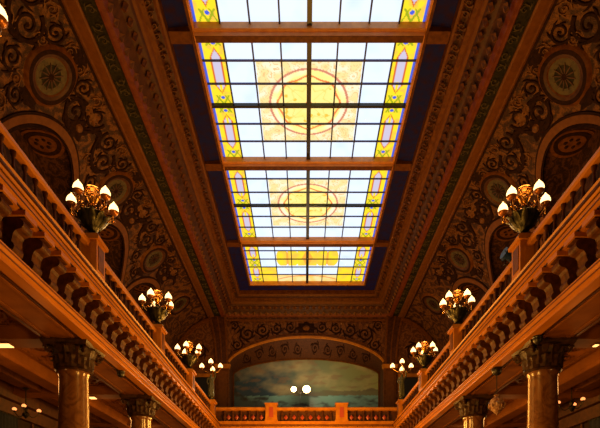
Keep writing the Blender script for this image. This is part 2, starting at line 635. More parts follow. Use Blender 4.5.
def glass_col(x, y, L, last):
    ax = abs(x)
    n1 = noise.noise(Vector((x * 2.1, y * 2.1, L)))
    n2 = noise.noise(Vector((x * 5.0 + 7, y * 5.0, L)))
    half = L / 2
    if ax > GHW - 0.86:                                     # coloured side border
        if ax > GHW - 0.07: return C_BLUE
        bx = ax - (GHW - 0.49)
        ay = abs(y)
        # long lavender cartouches with pointed ends, knots between
        c = C_YEL if n2 < .12 else mixc(C_YEL, C_ORG, min(1, n2 * 2))
        seg0, seg1 = 0.42, half - 0.42
        if seg0 < ay < seg1:
            w = min(0.23, (ay - seg0) * 0.55, (seg1 - ay) * 0.55)
            if abs(bx) < w - 0.075:
                return C_LAV if abs(ay - seg0 - .35) > .22 or abs(bx) > .05 else C_YEL
            if abs(bx) < w - .03: return C_RED
        else:
            e = ay if ay < seg0 else (half - ay)
            if abs(abs(bx) - e * 0.6) < 0.045 or abs(abs(bx) - .30 + e * .5) < .03: return C_GRN
            if (bx * bx + (e - .3) ** 2) < 0.006: return C_BLUE
        return c
    if last:
        yy = y + half                                       # from the near edge
        if ax < 1.95 and 0.95 < yy < 2.75:                  # lozenge with bowed ends
            e = abs(yy - 1.85) / .9
            if ax < 1.95 - 0.22 * e ** 3 and not (e > .75 and (ax % .62) < .2 * (e - .75) * 4 * .6):
                if ax < .35 - .3 * e or abs(ax - 1.25) < .07: return mixc(C_RING, C_YEL, .35)
                return mixc(C_YEL, C_ORG, max(0, min(1, .5 + n1)))
            return C_CLEAR
        if ax > 1.98 and yy > 2.9: return mixc(C_YEL, C_ORG, max(0, min(1, .3 + n1)))
        if yy > 3.86:
            if abs(yy - 4.0 - .5 * (ax / 1.95) ** 2) < .05: return C_RING
            return mixc(C_PEACH, C_ORG, max(0, min(1, .3 + n1)))
        return mixc(C_CLEAR, lin(190, 215, 255), max(0, n1) * .6)
    r = sqrt(x * x + y * y)
    a = atan2(y, x)
    if ax < 1.96 and abs(y) < 1.86:
        if r < 1.58:
            if r > 1.49: return C_MAUVE
            if r > 1.30: return mixc(C_CREAM, C_PALE, max(0, min(1, .5 + n1 * 1.5)))
            sc = 1.29 - .10 * abs(sin(4 * a)) ** 2
            if r > sc - .075 and r < sc: return C_RING
            if r > sc: return C_CREAM
            ray = abs(sin(4 * a))
            if ray < .10 and r > .25: return mixc(C_ORG, C_CREAM, .5)
            if abs(r - .75 - .12 * cos(8 * a)) < .025: return mixc(C_ORG, C_CREAM, .5)
            if r < .14: return C_RING
            if n2 > .42: return C_ORG
            return mixc(C_CREAM, C_YEL, max(0, min(.35, (-.05 if L < 5.75 else .10) + n1 * .6)))  # nearer panels paler: overexposure put into the glass colour
        # acanthus corners
        t = noise.noise(Vector((x * 3.2, y * 3.2, 3 + L)))
        q = abs(sin(9 * t + 2.2 * r))
        if q < .22: return mixc(C_RING, C_PEACH, .55)
        return mixc(C_PEACH, C_PALE, max(0, min(1, .4 + t * 1.6)))
    return mixc(C_CLEAR, lin(205, 228, 255), max(0, n1) * .9)


def skylight(idx, y0, y1, last):
    L = y1 - y0
    nx, ny = 236, int(L / 0.034)
    vs, cols = [], []
    for j in range(ny + 1):
        for i in range(nx + 1):
            x = -GHW + 2 * GHW * i / nx
            y = y0 + L * j / ny
            vs.append((XG + x, y, HG + EYE))
            cols.append(glass_col(x, y - (y0 + y1) / 2, L, last))
    fs = [(j * (nx + 1) + i, (j + 1) * (nx + 1) + i, (j + 1) * (nx + 1) + i + 1, j * (nx + 1) + i + 1) for j in range(ny) for i in range(nx)]
    me = bpy.data.meshes.new('skylight')
    me.from_pydata(vs, [], fs)
    at = me.attributes.new('Col', 'FLOAT_COLOR', 'POINT')
    at.data.foreach_set('color', [q for c in cols for q in (*c, 1.0)])
    me.materials.append(M['glass_art'])
    o = bpy.data.objects.new('window_%d' % idx, me)
    COL.objects.link(o)
    tag(o, kind='structure')
    # lead cames and the thick middle bars
    mb = MB()
    z1, z0 = HG + EYE - 0.003, HG + EYE - 0.07
    xs = [-GHW + .86 + (2 * GHW - 1.72) * k / 6 for k in range(7)]
    for k, x in enumerate(xs):
        if k == 3: continue
        mb.box((XG + x - .028, y0, z0), (XG + x + .028, y1, z1), 'came')
    rows = 5 if last else 6
    for k in range(1, rows):
        if not last and k == rows // 2: continue
        y = y0 + L * k / rows
        mb.box((XG - GHW, y - .028, z0 + .02), (XG + GHW, y + .028, z1), 'came')
    mb.build('came_grid', parent=o)
    mb = MB()
    mb.box((XG - .085, y0, z0 - .06), (XG + .085, y1, z1), 'iron')
    if not last:
        ym = (y0 + y1) / 2
        mb.box((XG - GHW, ym - .06, z0 - .05), (XG + GHW, ym + .06, z1), 'iron')
    mb.build('mullion', parent=o)


for i, (a, b) in enumerate(PANELS):
    skylight(i + 1, a, b, i == 3)

# ------------------------------------------------------------------ ceiling cornice around the skylight
YN, YF = 11.2, 34.36
#   offset from the glass edge, height, material of the band that ends here
SEC = [(0.0, HG + .05, None), (0.0, HG - .20, 'bar'), (0.06, HG - .26, 'bar'), (0.16, HG - .26, 'wood_mid'), (0.18, HG - .16, 'wood_dark'),
       (0.86, HG - .22, 'blue'), (0.88, HG - .48, 'wood_mid'), (0.96, HG - .50, 'orange'), (1.02, HG - .58, 'wood_mid'), (1.20, HG - .62, 'wood_dark'),
       (1.24, HG - .76, 'wood_mid'), (1.40, HG - .78, 'wood_mid'), (1.46, HG - .88, 'orange'), (1.56, HG - .90, 'orange'),
       (1.62, HG - .98, 'wood_dark'), (1.76, HG - 1.02, 'wood_dark'), (1.90, HG - 1.10, 'wood_dark'), (2.12, HG - 1.34, 'wood_dark'), (2.20, HG - 1.52, 'red'),
       (2.36, HG - 1.54, 'red'), (2.40, HG - 1.50, 'red')]
mb = MB()


def loop(o):
    return [(XG - GHW - o, YN - o), (XG - GHW - o, YF + o), (XG + GHW + o, YF + o), (XG + GHW + o, YN - o)]


for i in range(len(SEC) - 1):
    (o1, h1, _), (o2, h2, m_) = SEC[i], SEC[i + 1]
    A, B = loop(o1), loop(o2)
    for k in range(4):
        k2 = (k + 1) % 4
        n = 1
        mb.face([(*A[k], h1 + EYE), (*A[k2], h1 + EYE), (*B[k2], h2 + EYE), (*B[k], h2 + EYE)], m_)
# cross beams between the glass panels, running on over the blue strip
for (a, b) in BARS:
    c = (a + b) / 2
    w = (b - a) / 2
    pr = [(a, HG + .02), (a, HG - .22), (a + .05, HG - .26), (a + .08, HG - .26), (a + .11, HG - .36), (b - .08, HG - .36), (b - .05, HG - .28), (b, HG - .24), (b, HG + .02)]
    mb.prism_x(pr, XG - GHW - .02, XG + GHW + .02, 'bar')
    mb.prism_x([(a + .12, HG - .30), (a + .12, HG - .375), (b - .07, HG - .375), (b - .07, HG - .30)], XG - GHW, XG + GHW, 'wood_mid')  # dark strip under the beam: shade on the underside put into the colour
    for s in (-1, 1):
        x0, x1 = sorted((XG + s * (GHW + .14), XG + s * (GHW + .90)))
        mb.prism_x([(c - .22, HG - .1), (c - .22, HG - .34), (c + .22, HG - .34), (c + .22, HG - .1)], x0, x1, 'wood_mid')
# carved leaf knobs in the cavetto, both sides and the far end
def knob(p, along, m_='scroll_gold'):
    a = Vector(along).normalized()
    z = Vector((0, 0, 1))
    o = a.cross(z)
    vs = [p + a * .15, p - a * .15, p + o * .10 + z * .08, p - o * .13 - z * .08, p - z * .16 + o * .02, p + a * .09 - z * .1 - o * .05, p - a * .09 - z * .1 - o * .05]
    fs = [(0, 2, 5), (0, 5, 3), (5, 4, 3), (5, 2, 4), (4, 2, 6), (6, 2, 1), (6, 1, 3), (4, 6, 3), (0, 3, 1), (0, 1, 2)]
    mb.mesh(vs, fs, m_)
for s in (-1, 1):
    y = 12.0
    while y < YF + 1.6:
        for (oo, hh, st) in ((2.05, HG - 1.34, 1), (1.70, HG - 1.06, 0)):
            knob(W(s, GHW + oo, y + st * .2, hh), (0, -s, 0), 'scroll_gold' if st else 'wood_mid')
        y += .46
x = -5.7
while x < 5.8:
    knob(Vector((XG + x, YF + 2.05, HG - 1.34 + EYE)), (1, 0, 0))
    knob(Vector((XG + x + .2, YF + 1.70, HG - 1.06 + EYE)), (1, 0, 0), 'wood_mid')
    x += .46
# small carved running leaves on the dark slope
for s in (-1, 1):
    def cm(a, y, off, s=s):
        return W(s, GHW + a, y, HG - .56 - (a - .98) * .42 - off - .06)
    y = 12.2
    k = 0
    while y < YF + .4:
        rinceau(mb, cm, 1.12, y, .13, 0, 1 if k % 2 else -1, 'wood_mid', wid=.09, turns=1.2, off=.05, leaves=2)
        y += .36; k += 1
# bands beyond: green frieze and orange border along both sides only
for s in (-1, 1):
    for (prof, m_) in (([(6.20, 15.40), (6.26, 15.46), (6.70, 15.44), (6.74, 15.38), (6.74, 15.75), (6.20, 15.75)], 'green'),
                       ([(6.72, 15.36), (6.78, 15.33), (7.00, 15.33), (7.02, 15.38), (7.10, 15.38), (7.14, 15.34), (7.20, 15.36), (7.20, 15.75), (6.72, 15.75)], 'orange'),
                       ([(7.20, 15.34), (7.27, 15.30), (7.30, 15.5), (7.20, 15.6)], 'scroll_dark'),
                       ([(6.14, 15.36), (6.22, 15.36), (6.22, 15.6), (6.14, 15.6)], 'red')):
        mb.prism(s, prof, 5.0, YREAR, m_)
    def gm(a, y, off, s=s):
        return W(s, a, y, 15.45 - off)
    y, k = 13.0, 0
    while y < YREAR - .5:
        rinceau(mb, gm, 6.48, y, .16, 0, 1 if k % 2 else -1, 'olive', wid=.08, turns=1.1, off=.03, leaves=3)
        y += .48; k += 1
# flat ceiling towards the street end
mb.box((XC - 7.2, -3, 15.42 + EYE), (XC + 7.2, 8.9, 15.6 + EYE), 'wood_mid')
ceil = mb.build('ceiling', recalc=False)
tag(ceil, kind='structure')
# closed roof above
mb = MB()
mb.box((XC - 12.4, -3.2, 17.6 + EYE), (XC + 12.4, 41.4, 17.8 + EYE), 'wood_dark')
tag(mb.build('ceiling_top'), kind='structure')

# ------------------------------------------------------------------ rear wall with its arch
AW, ASP, ARI = 5.62, 12.05, 1.80


def arch(x, w=AW, sp=ASP, ri=ARI):
    t = min(1, abs(x) / w)
    return sp + ri * (1 - t ** 2.1) ** 0.72


GAL = 6.35                                    # gallery floor level
mb = MB()
xs = sorted(set([-10.3 + 20.6 * i / 160 for i in range(161)] + [-AW, AW, -UEDGE, UEDGE]))
for i in range(len(xs) - 1):
    a, b = xs[i], xs[i + 1]
    m = (a + b) / 2
    top = lambda x: (15.75 if abs(x) < UEDGE else hv(abs(x)) + .25)
    bot = lambda x: arch(x) if abs(m) < AW else GAL
    ta, tb = (15.75, 15.75) if abs(m) < UEDGE else (hv(max(UEDGE, abs(a))) + .2, hv(max(UEDGE, abs(b))) + .2)
    mb.face([(XC + a, YREAR, bot(a) + EYE), (XC + b, YREAR, bot(b) + EYE), (XC + b, YREAR, tb + EYE), (XC + a, YREAR, ta + EYE)], 'fresco_wall')
# splayed soffit down to the picture
YP = 38.25
IW, ISP, IRI = 5.60, 11.75, 1.12
K = 60
path_o = [(-AW, GAL)] + [(-AW * cos(pi * k / K), arch(-AW * cos(pi * k / K))) for k in range(K + 1)] + [(AW, GAL)]
path_i = [(-IW, GAL)] + [(-IW * cos(pi * k / K), arch(-IW * cos(pi * k / K), IW, ISP, IRI)) for k in range(K + 1)] + [(IW, GAL)]
for i in range(len(path_o) - 1):
    (a, ha), (b, hb) = path_o[i], path_o[i + 1]
    (c, hc), (d, hd) = path_i[i], path_i[i + 1]
    mb.face([(XC + a, YREAR, ha + EYE), (XC + b, YREAR, hb + EYE), (XC + d, YP, hd + EYE), (XC + c, YP, hc + EYE)], 'soffit')
mb.box((XC - AW, YREAR, GAL - .15 + EYE), (XC + AW, YP, GAL + EYE), 'wood_mid')
# arch mouldings
for (d0, d1, y_, m_) in ((-.02, .10, YREAR - .16, 'wood'), (.10, .22, YREAR - .09, 'wood_mid'), (.30, .36, YREAR - .06, 'wood_mid')):
    for k in range(K):
        xa, xb = -AW * cos(pi * k / K), -AW * cos(pi * (k + 1) / K)
        def off(x, d):
            e = 1e-3
            xx = max(-AW + .02, min(AW - .02, x))
            g = (arch(xx + e) - arch(xx - e)) / (2 * e)
            l = sqrt(1 + g * g)
            return (x - d * g / l, arch(x) + d / l)
        q = [off(xa, d0), off(xb, d0), off(xb, d1), off(xa, d1)]
        f = [(XC + p[0], y_, p[1] + EYE) for p in q]
        g = [(XC + p[0], YREAR + .01, p[1] + EYE) for p in q]
        mb.mesh(f + g, [(0, 1, 2, 3), (0, 4, 5, 1), (3, 2, 6, 7)], m_)
    # no gap at the springing: short vertical returns
def wallmap(a, b, off):
    return Vector((XC + a, YREAR - off, b + EYE))
# carved frieze: scrolls each side of a centre cartouche, spandrels
for d in (-1, 1):
    for (cx, cy, r, a0, dr) in ((1.15, 14.62, .40, pi, 1), (2.15, 14.55, .42, 0, -1), (3.2, 14.42, .50, pi, 1), (4.3, 14.15, .55, 1.2, -1), (5.05, 13.35, .42, 2.2, 1),
                                (5.25, 14.75, .34, .6, 1), (5.3, 12.75, .22, .6, -1)):
        aa = a0 if d > 0 else pi - a0
        rinceau(mb, wallmap, d * cx, cy, r, aa, dr * d, 'scroll_dark', wid=.075, off=.07)
    for k in range(5):
        blob(mb, wallmap, d * (1.65 + .95 * k), 14.98 - .05 * k, .16, .12, 'scroll_gold', off=.07, lobes=5, amp=.3, n=20)
blob(mb, wallmap, 0, 14.55, .75, .48, 'scroll_dark', off=.10, lobes=8, amp=.14, n=32)
blob(mb, wallmap, 0, 14.55, .36, .26, 'wood_mid', off=.18)
mb.box((XC - 5.8, YREAR - .12, 15.05 + EYE), (XC + 5.8, YREAR + .05, 15.18 + EYE), 'wood_mid')
# scrolls on the splayed soffit
def sofmap(a, b, off):
    k = b                                                     # 0 at the wall, 1 at the picture
    return Vector((XC + a, YREAR + (YP - YREAR) * k - .02, arch(a) * (1 - k) + arch(a * IW / AW, IW, ISP, IRI) * k - off + EYE))
for d in (-1, 1):
    for j in range(5):
        rinceau(mb, sofmap, d * (.65 + .95 * j), .5, .30, 0, d if j % 2 else -d, 'scroll_dark', wid=.06, off=.05, leaves=3)
# pilasters, ribs and caps beside the arch
for s in (-1, 1):
    mb.prism(s, [(5.66, GAL), (6.55, GAL), (6.55, 11.55), (5.66, 11.55)], YREAR - .22, YREAR + .02, 'wood_mid')
    mb.prism(s, [(5.82, GAL), (6.38, GAL), (6.38, 11.35), (5.82, 11.35)], YREAR - .27, YREAR - .2, 'orange')
    mb.prism(s, [(5.60, 11.55), (6.62, 11.55), (6.70, 11.85), (5.52, 11.85)], YREAR - .34, YREAR + .02, 'wood')
    mb.prism(s, [(6.70, 11.62), (10.2, 11.62), (10.2, 11.86), (6.70, 11.86)], YREAR - .2, YREAR + .02, 'wood_mid')
    # rib bands rising to the ceiling corner
    for (ua, ub, va, vb, yy, m_) in ((5.80, 6.55, 5.95, 7.05, .10, 'wood_dark'), (5.74, 5.86, 5.84, 6.02, .18, 'wood_mid'), (6.50, 6.62, 6.98, 7.14, .18, 'wood_mid'), (6.14, 6.22, 6.46, 6.56, .16, 'wood_mid')):
        n = 12
        vs = []
        for k in range(n + 1):
            t = k / n
            e = t ** 2.0
            h = 11.85 + (15.4 - 11.85) * t
            for y_ in (YREAR + .01, YREAR - yy):
                vs += [W(s, ua + (va - ua) * e, y_, h), W(s, ub + (vb - ub) * e, y_, h)]
        fs = []
        for k in range(n):
            b0, b1 = 4 * k, 4 * k + 4
            fs += [(b0 + 2, b0 + 3, b1 + 3, b1 + 2), (b0, b0 + 2, b1 + 2, b1), (b0 + 1, b0 + 3, b1 + 3, b1 + 1)]
        mb.mesh(vs, fs, m_)
    # arc border of the end vault
    vs = []
    K2 = 24
    for k in range(K2 + 1):
        u = U0 + UA * sin(T0 + (1.45 - T0) * k / K2)
        h = hv(u)
        nu, nh = (u - U0) / UA ** 2, (h - HC) / HB ** 2
        l = sqrt(nu * nu + nh * nh)
        for d_ in (.0, .32, .32):
            pass
        for (d_, y_) in ((.12, YREAR + .01), (.12, YREAR - .14), (.38, YREAR - .14), (.38, YREAR + .01)):
            vs.append(W(s, u - d_ * nu / l, y_, h - d_ * nh / l))
    fs = [(4 * k + j, 4 * k + j + 1, 4 * k + 5 + j, 4 * k + 4 + j) for k in range(K2) for j in range(3)]
    mb.mesh(vs, fs, 'wood_mid')
    rinceau(mb, wallmap, s * 7.9, 12.9, .55, 1.0, s, 'scroll_dark', wid=.07, off=.05)
    rinceau(mb, wallmap, s * 8.9, 12.4, .36, 2.0, -s, 'scroll_dark', wid=.07, off=.05)
rear = mb.build('wall_rear', recalc=False)
tag(rear, kind='structure')

# dark doorways at the ends of the rear wall
for k, s in enumerate((-1, 1)):
    mb = MB()
    mb.prism(s, [(6.95, GAL), (8.15, GAL), (8.15, 10.95), (6.95, 10.95)], YREAR - .06, YREAR - .02, 'dark_void')
    d = mb.build('door_%d' % (k + 1))
    tag(d, kind='structure')
    mb = MB()
    for a, b in ((6.72, 6.95), (8.15, 8.38)):
        mb.prism(s, [(a, GAL), (b, GAL), (b, 11.2), (a, 11.2)], YREAR - .16, YREAR - .01, 'wood')
    mb.prism(s, [(6.95, 10.95), (8.15, 10.95), (8.15, 11.2), (6.95, 11.2)], YREAR - .16, YREAR - .01, 'wood')
    mb.build('door_frame', parent=d)

# the landscape mural in the arch
def mural_col(x, h):
    t = (h - GAL) / (12.9 - GAL)
    n = noise.fractal(Vector((x * .55, h * .9, 1.3)), 1.0, 2.0, 5)
    n2 = noise.fractal(Vector((x * .9 + 4, h * 2.4, 5.0)), 1.0, 2.0, 5)
    r = (x + 5.6) / 11.2
    sky = mixc(lin(36, 68, 82), lin(140, 150, 84), max(0, min(1, (r - .25) * 1.35)))
    sky = mixc(sky, lin(168, 158, 110), max(0, min(.7, .35 * (1 - abs(r - .5) * 2) + n * .8)))
    if n2 > .12 and t > .55: sky = mixc(sky, lin(120, 96, 66), min(.6, (n2 - .12) * 2.2))
    hor = 10.05 + .05 * n
    if h < hor:
        dpt = min(1, (hor - h) / 1.7)
        sea = mixc(lin(110, 160, 150), lin(80, 96, 80), dpt)
        sea = mixc(sea, lin(40, 40, 34), max(0, min(1, n2 * 1.6)))
        if h < 9.0 + .5 * n: sea = mixc(sea, lin(92, 74, 40), .6)
        sky = sea
    elif h < hor + .35 + .5 * max(0, n2) and r > .5:
        sky = mixc(sky, lin(84, 86, 66), .7)
    # trees at the left
    tr = 11.5 - 1.15 * (x + 5.6) + 1.3 * n
    if x < -3.0 and h < tr: sky = mixc(sky, lin(28, 32, 24), .72)
    tr2 = 10.9 - abs(x + 2.6) * 1.6 + 1.0 * n2
    if h < tr2 - .8: sky = mixc(sky, lin(44, 48, 36), .6)
    return sky
mu = thing('mural', (XC, YP, 8.0 + EYE), 'large arched landscape painting with pale sky filling the rear wall recess', 'painting')
nx, nh = 150, 84
vs, cols, fs = [], [], []
for j in range(nh + 1):
    for i in range(nx + 1):
        x = -IW + 2 * IW * i / nx
        top = arch(x, IW, ISP, IRI)
        h = GAL + (top - GAL) * j / nh
        vs.append((x, 0.0, h - 8.0)); cols.append(mural_col(x, h))
fs = [(j * (nx + 1) + i, j * (nx + 1) + i + 1, (j + 1) * (nx + 1) + i + 1, (j + 1) * (nx + 1) + i) for j in range(nh) for i in range(nx)]
me = bpy.data.meshes.new('canvas'); me.from_pydata(vs, [], fs)
at = me.attributes.new('Col', 'FLOAT_COLOR', 'POINT')
at.data.foreach_set('color', [q for c in cols for q in (*c, 1.0)])
me.materials.append(M['mural'])
o = bpy.data.objects.new('canvas', me); COL.objects.link(o); o.parent = mu
mb = MB()
for i in range(len(path_i) - 1):
    (a, ha), (b, hb) = path_i[i], path_i[i + 1]
    f = .982
    qa, qb = (a * f, 8 + (ha - 8) * f if ha > GAL else ha), (b * f, 8 + (hb - 8) * f if hb > GAL else hb)
    p = [(XC + a, YP - .08, ha + EYE), (XC + b, YP - .08, hb + EYE), (XC + qb[0], YP - .10, qb[1] + EYE), (XC + qa[0], YP - .10, qa[1] + EYE)]
    r = [(XC + qa[0], YP - .10, qa[1] + EYE), (XC + qb[0], YP - .10, qb[1] + EYE), (XC + qb[0], YP - .01, qb[1] + EYE), (XC + qa[0], YP - .01, qa[1] + EYE)]
    mb.face(p, 'wood_mid'); mb.face(r, 'wood_mid')
mb.build('frame', parent=mu, recalc=False)
mb = MB()
mb.box((XC - 6.2, YP + .03, GAL + EYE), (XC + 6.2, YP + .2, 14.2 + EYE), 'wood_dark')
mb.build('trim_1')['kind'] = 'structure'

# ------------------------------------------------------------------ balconies
YB0, YB1 = -2.6, 30.84
CORN = [(5.60, 6.38), (5.34, 6.38), (5.28, 6.37), (5.31, 6.33), (5.33, 6.30), (5.38, 6.26), (5.38, 6.08), (5.42, 6.06), (5.42, 6.00), (5.52, 5.94), (5.80, 5.94), (5.80, 6.38)]
RAIL = [(5.69, 7.29), (5.67, 7.33), (5.66, 7.35), (5.66, 7.42), (5.69, 7.46), (5.80, 7.46), (5.83, 7.42), (5.83, 7.35), (5.81, 7.29)]
LOWC = [(5.86, 5.18), (5.58, 5.18), (5.54, 5.14), (5.54, 5.06), (5.57, 5.03), (5.57, 4.95), (5.61, 4.92), (5.61, 4.86), (5.86, 4.86)]


def console_bm(s, y, u0=5.80, u1=5.40, hT=5.93, hB=5.22, w=.32):
    """carved scroll bracket, profile in (u, h)"""
    P = [(u0, hT), (u1 - .02, hT), (u1 - .02, hT - .10)]
    for k in range(9):                       # upper volute
        a = pi * .5 + pi * k / 8
        P.append((u1 + .10 + .10 * cos(a), hT - .20 + .10 * sin(a)))
    P += [(u1 + .16, hT - .32), (u1 + .20, hT - .38)]
    for k in range(6):                       # lower volute
        a = pi * .6 + pi * k / 5
        P.append((u1 + .26 + .08 * cos(a), hB + .09 + .09 * sin(a)))
    P += [(u0, hB + .01)]
    mb = MB()
    mb.prism(s, P, y - w / 2, y + w / 2, 'console')
    mb.prism(s, [(u0, hT + .03), (u1 - .06, hT + .03), (u1 - .06, hT - .07), (u0, hT - .07)], y - w / 2 - .05, y + w / 2 + .05, 'wood')
    return mb


def baluster(mb, c, h0, h1, r=.075, m_='wood'):
    L = h1 - h0
    pr = [(r * 1.1, 0), (r * 1.1, .06 * L), (r * .6, .10 * L), (r * .75, .16 * L), (r * 1.25, .34 * L), (r * .95, .5 * L), (r * .5, .7 * L), (r * .55, .84 * L), (r * .9, .88 * L), (r * 1.1, .94 * L), (r * 1.1, L)]
    mb.lathe([(a, b) for a, b in pr], m_, c=(c[0], c[1], h0 + EYE), n=10)


def side_balcony(s, name_side, label):
    root = thing('balcony', W(s, 5.7, (YB0 + YB1) / 2, 4.86), label, 'balcony', 'galleries around the hall')
    q = MB(); q.prism(s, CORN, YB0, YB1, 'wood')
    for (u, a, b) in ((5.30, 6.285, 6.325), (5.372, 6.20, 6.225), (5.372, 6.085, 6.115), (5.412, 5.985, 6.005)):  # dark strips in place of grooves: moulding shade put into the colour
        q.prism(s, [(u, a), (5.45, a), (5.45, b), (u, b)], YB0, YB1, 'wood_dark')
    q.build('cornice', parent=root)
    q = MB(); q.prism(s, RAIL, YB0, YB1, 'wood'); q.build('handrail', parent=root)
    q = MB()
    q.prism(s, [(5.80, 5.19), (5.95, 5.19), (5.95, 5.93), (5.80, 5.93)], YB0, YB1, 'wood_dark')
    def fm(a, b, off):
        return W(s, 5.80 - off, a, b)
    y = YB0 + .694 / 2 + .05
    while y < YB1 - .4:
        blob(q, fm, y + .347, 5.60, .11, .15, 'scroll_gold', off=.06, lobes=4, amp=.25, n=16)
        y += .694
    q.build('frieze', parent=root, recalc=False)
    q = MB(); q.prism(s, LOWC, YB0, YB1, 'wood')
    for (u, a, b) in ((5.533, 5.075, 5.105), (5.562, 4.965, 4.995)):  # darker strips again paint the shade lines of the mouldings
        q.prism(s, [(u, a), (5.7, a), (5.7, b), (u, b)], YB0, YB1, 'wood_mid')
    q.build('lower_cornice', parent=root)
    q = MB()
    q.prism(s, [(5.86, 6.20), (10.3, 6.20), (10.3, 6.35), (5.86, 6.35)], YB0, YB1, 'wood_mid')
    q.build('gallery_floor', parent=root)
    n = 0
    y = YB0 + .694 / 2 + .05
    while y < YB1 - .3:
        console_bm(s, y).build('bracket', parent=root)
        y += .694
    q = MB(); q.prism(s, [(5.62, 6.385), (5.90, 6.385), (5.90, 6.52), (5.62, 6.52)], YB0, YB1, 'wood'); q.build('plinth', parent=root)
    y = YB0 + .3
    while y < YB1 - .2:
        if min(abs(y - p) for p in POSTS) > .38:
            q = MB(); c = W(s, 5.75, y, 0); baluster(q, (c.x, c.y), 6.52, 7.30, .052, 'console')
            q.build('baluster', parent=root, smooth=True)
        y += .40
    for p in POSTS:
        q = MB()
        q.prism(s, [(5.50, 6.39), (5.96, 6.39), (5.96, 7.46), (5.50, 7.46)], p - .27, p + .27, 'wood')
        q.prism(s, [(5.46, 6.39), (6.00, 6.39), (6.00, 6.56), (5.46, 6.56)], p - .31, p + .31, 'wood')
        q.prism(s, [(5.44, 7.46), (6.04, 7.46), (6.06, 7.54), (6.02, 7.60), (5.46, 7.60), (5.42, 7.54)], p - .34, p + .34, 'wood')
        q.prism(s, [(5.485, 6.74), (5.51, 6.74), (5.51, 7.36), (5.485, 7.36)], p - .17, p + .17, 'wood_mid')
        q.prism(s, [(5.62, 6.74), (5.86, 6.74), (5.86, 7.36), (5.62, 7.36)], p - .285, p - .26, 'wood')  # lighter than the hall-side inset: lamplight on the near face put into its colour
        q.build('pedestal', parent=root)
    return root


side_balcony(-1, 'left', 'long left balcony with gilded balustrade, scroll brackets and lamp pedestals')
side_balcony(1, 'right', 'long right balcony with gilded balustrade, scroll brackets and lamp pedestals')

rb = thing('balcony', (XC, 31.2, 4.86 + EYE), 'short rear balcony with pierced red balustrade below the painting', 'balcony', 'galleries around the hall')
X0, X1 = XC - 5.80, XC + 5.80
RY = 31.0
q = MB(); q.prism_x([(RY, 6.55), (RY - .10, 6.55), (RY - .12, 6.46), (RY - .05, 6.38), (RY - .02, 6.1), (RY + .04, 6.05), (RY + .04, 5.9), (RY + .4, 5.9), (RY + .4, 6.55)], X0, X1, 'wood'); q.build('cornice', parent=rb)
q = MB(); q.prism_x([(RY + .06, 7.24), (RY - .02, 7.28), (RY - .02, 7.40), (RY + .02, 7.44), (RY + .34, 7.44), (RY + .38, 7.40), (RY + .38, 7.28), (RY + .30, 7.24)], X0, X1, 'wood'); q.build('handrail', parent=rb)
q = MB(); q.prism_x([(RY + .12, 5.2), (RY + .2, 5.2), (RY + .2, 5.95), (RY + .12, 5.95)], X0, X1, 'wood_mid'); q.build('frieze', parent=rb)
q = MB(); q.prism_x([(RY - .10, 5.3), (RY - .14, 5.2), (RY - .06, 5.0), (RY + .02, 4.86), (RY + .4, 4.86), (RY + .4, 5.3)], X0, X1, 'wood'); q.build('lower_cornice', parent=rb)
q = MB(); q.prism_x([(RY - .1, 6.22), (YREAR - .01, 6.22), (YREAR - .01, 6.345), (RY - .1, 6.345)], XC - 10.2, XC + 10.2, 'wood_mid'); q.build('gallery_floor', parent=rb)
q = MB(); q.prism_x([(RY + .30, 6.55), (RY + .36, 6.55), (RY + .36, 7.26), (RY + .30, 7.26)], X0, X1, 'wood_dark'); q.build('back_panel', parent=rb)
x = -5.1
while x < 5.15:
    if min(abs(x - 2.18), abs(x + 2.18)) > .5:
        q = MB(); baluster(q, (XC + x, RY + .16), 6.55, 7.26, .085, 'console'); q.build('baluster', parent=rb, smooth=True)
    if x < 4.9 and min(abs(x + .255 - 2.18), abs(x + .255 + 2.18)) > .5:
        q = MB()
        c = Vector((XC + x + .255, RY + .14, 6.82 + EYE))
        q.mesh([c + Vector(d) for d in ((-.13, 0, 0), (.13, 0, 0), (0, -.06, 0), (0, .06, 0), (0, 0, .17), (0, 0, -.17))],
               [(0, 2, 4), (2, 1, 4), (1, 3, 4), (3, 0, 4), (2, 0, 5), (1, 2, 5), (3, 1, 5), (0, 3, 5)], 'vermilion')
        q.build('red_lozenge', parent=rb)
    x += .51
for px in (-2.18, 2.18):
    q = MB()
    q.box((XC + px - .36, RY - .10, 6.5 + EYE), (XC + px + .36, RY + .42, 7.58 + EYE), 'wood')
    q.box((XC + px - .41, RY - .14, 7.58 + EYE), (XC + px + .41, RY + .46, 7.68 + EYE), 'wood')
    q.box((XC + px - .41, RY - .14, 6.5 + EYE), (XC + px + .41, RY + .46, 6.64 + EYE), 'wood')
    o = q.build('pedestal', parent=rb)
    q = MB(); q.box((XC + px - .13, RY - .13, 6.78 + EYE), (XC + px + .13, RY - .09, 7.42 + EYE), 'vermilion')
    q.build('inset_panel', parent=o)

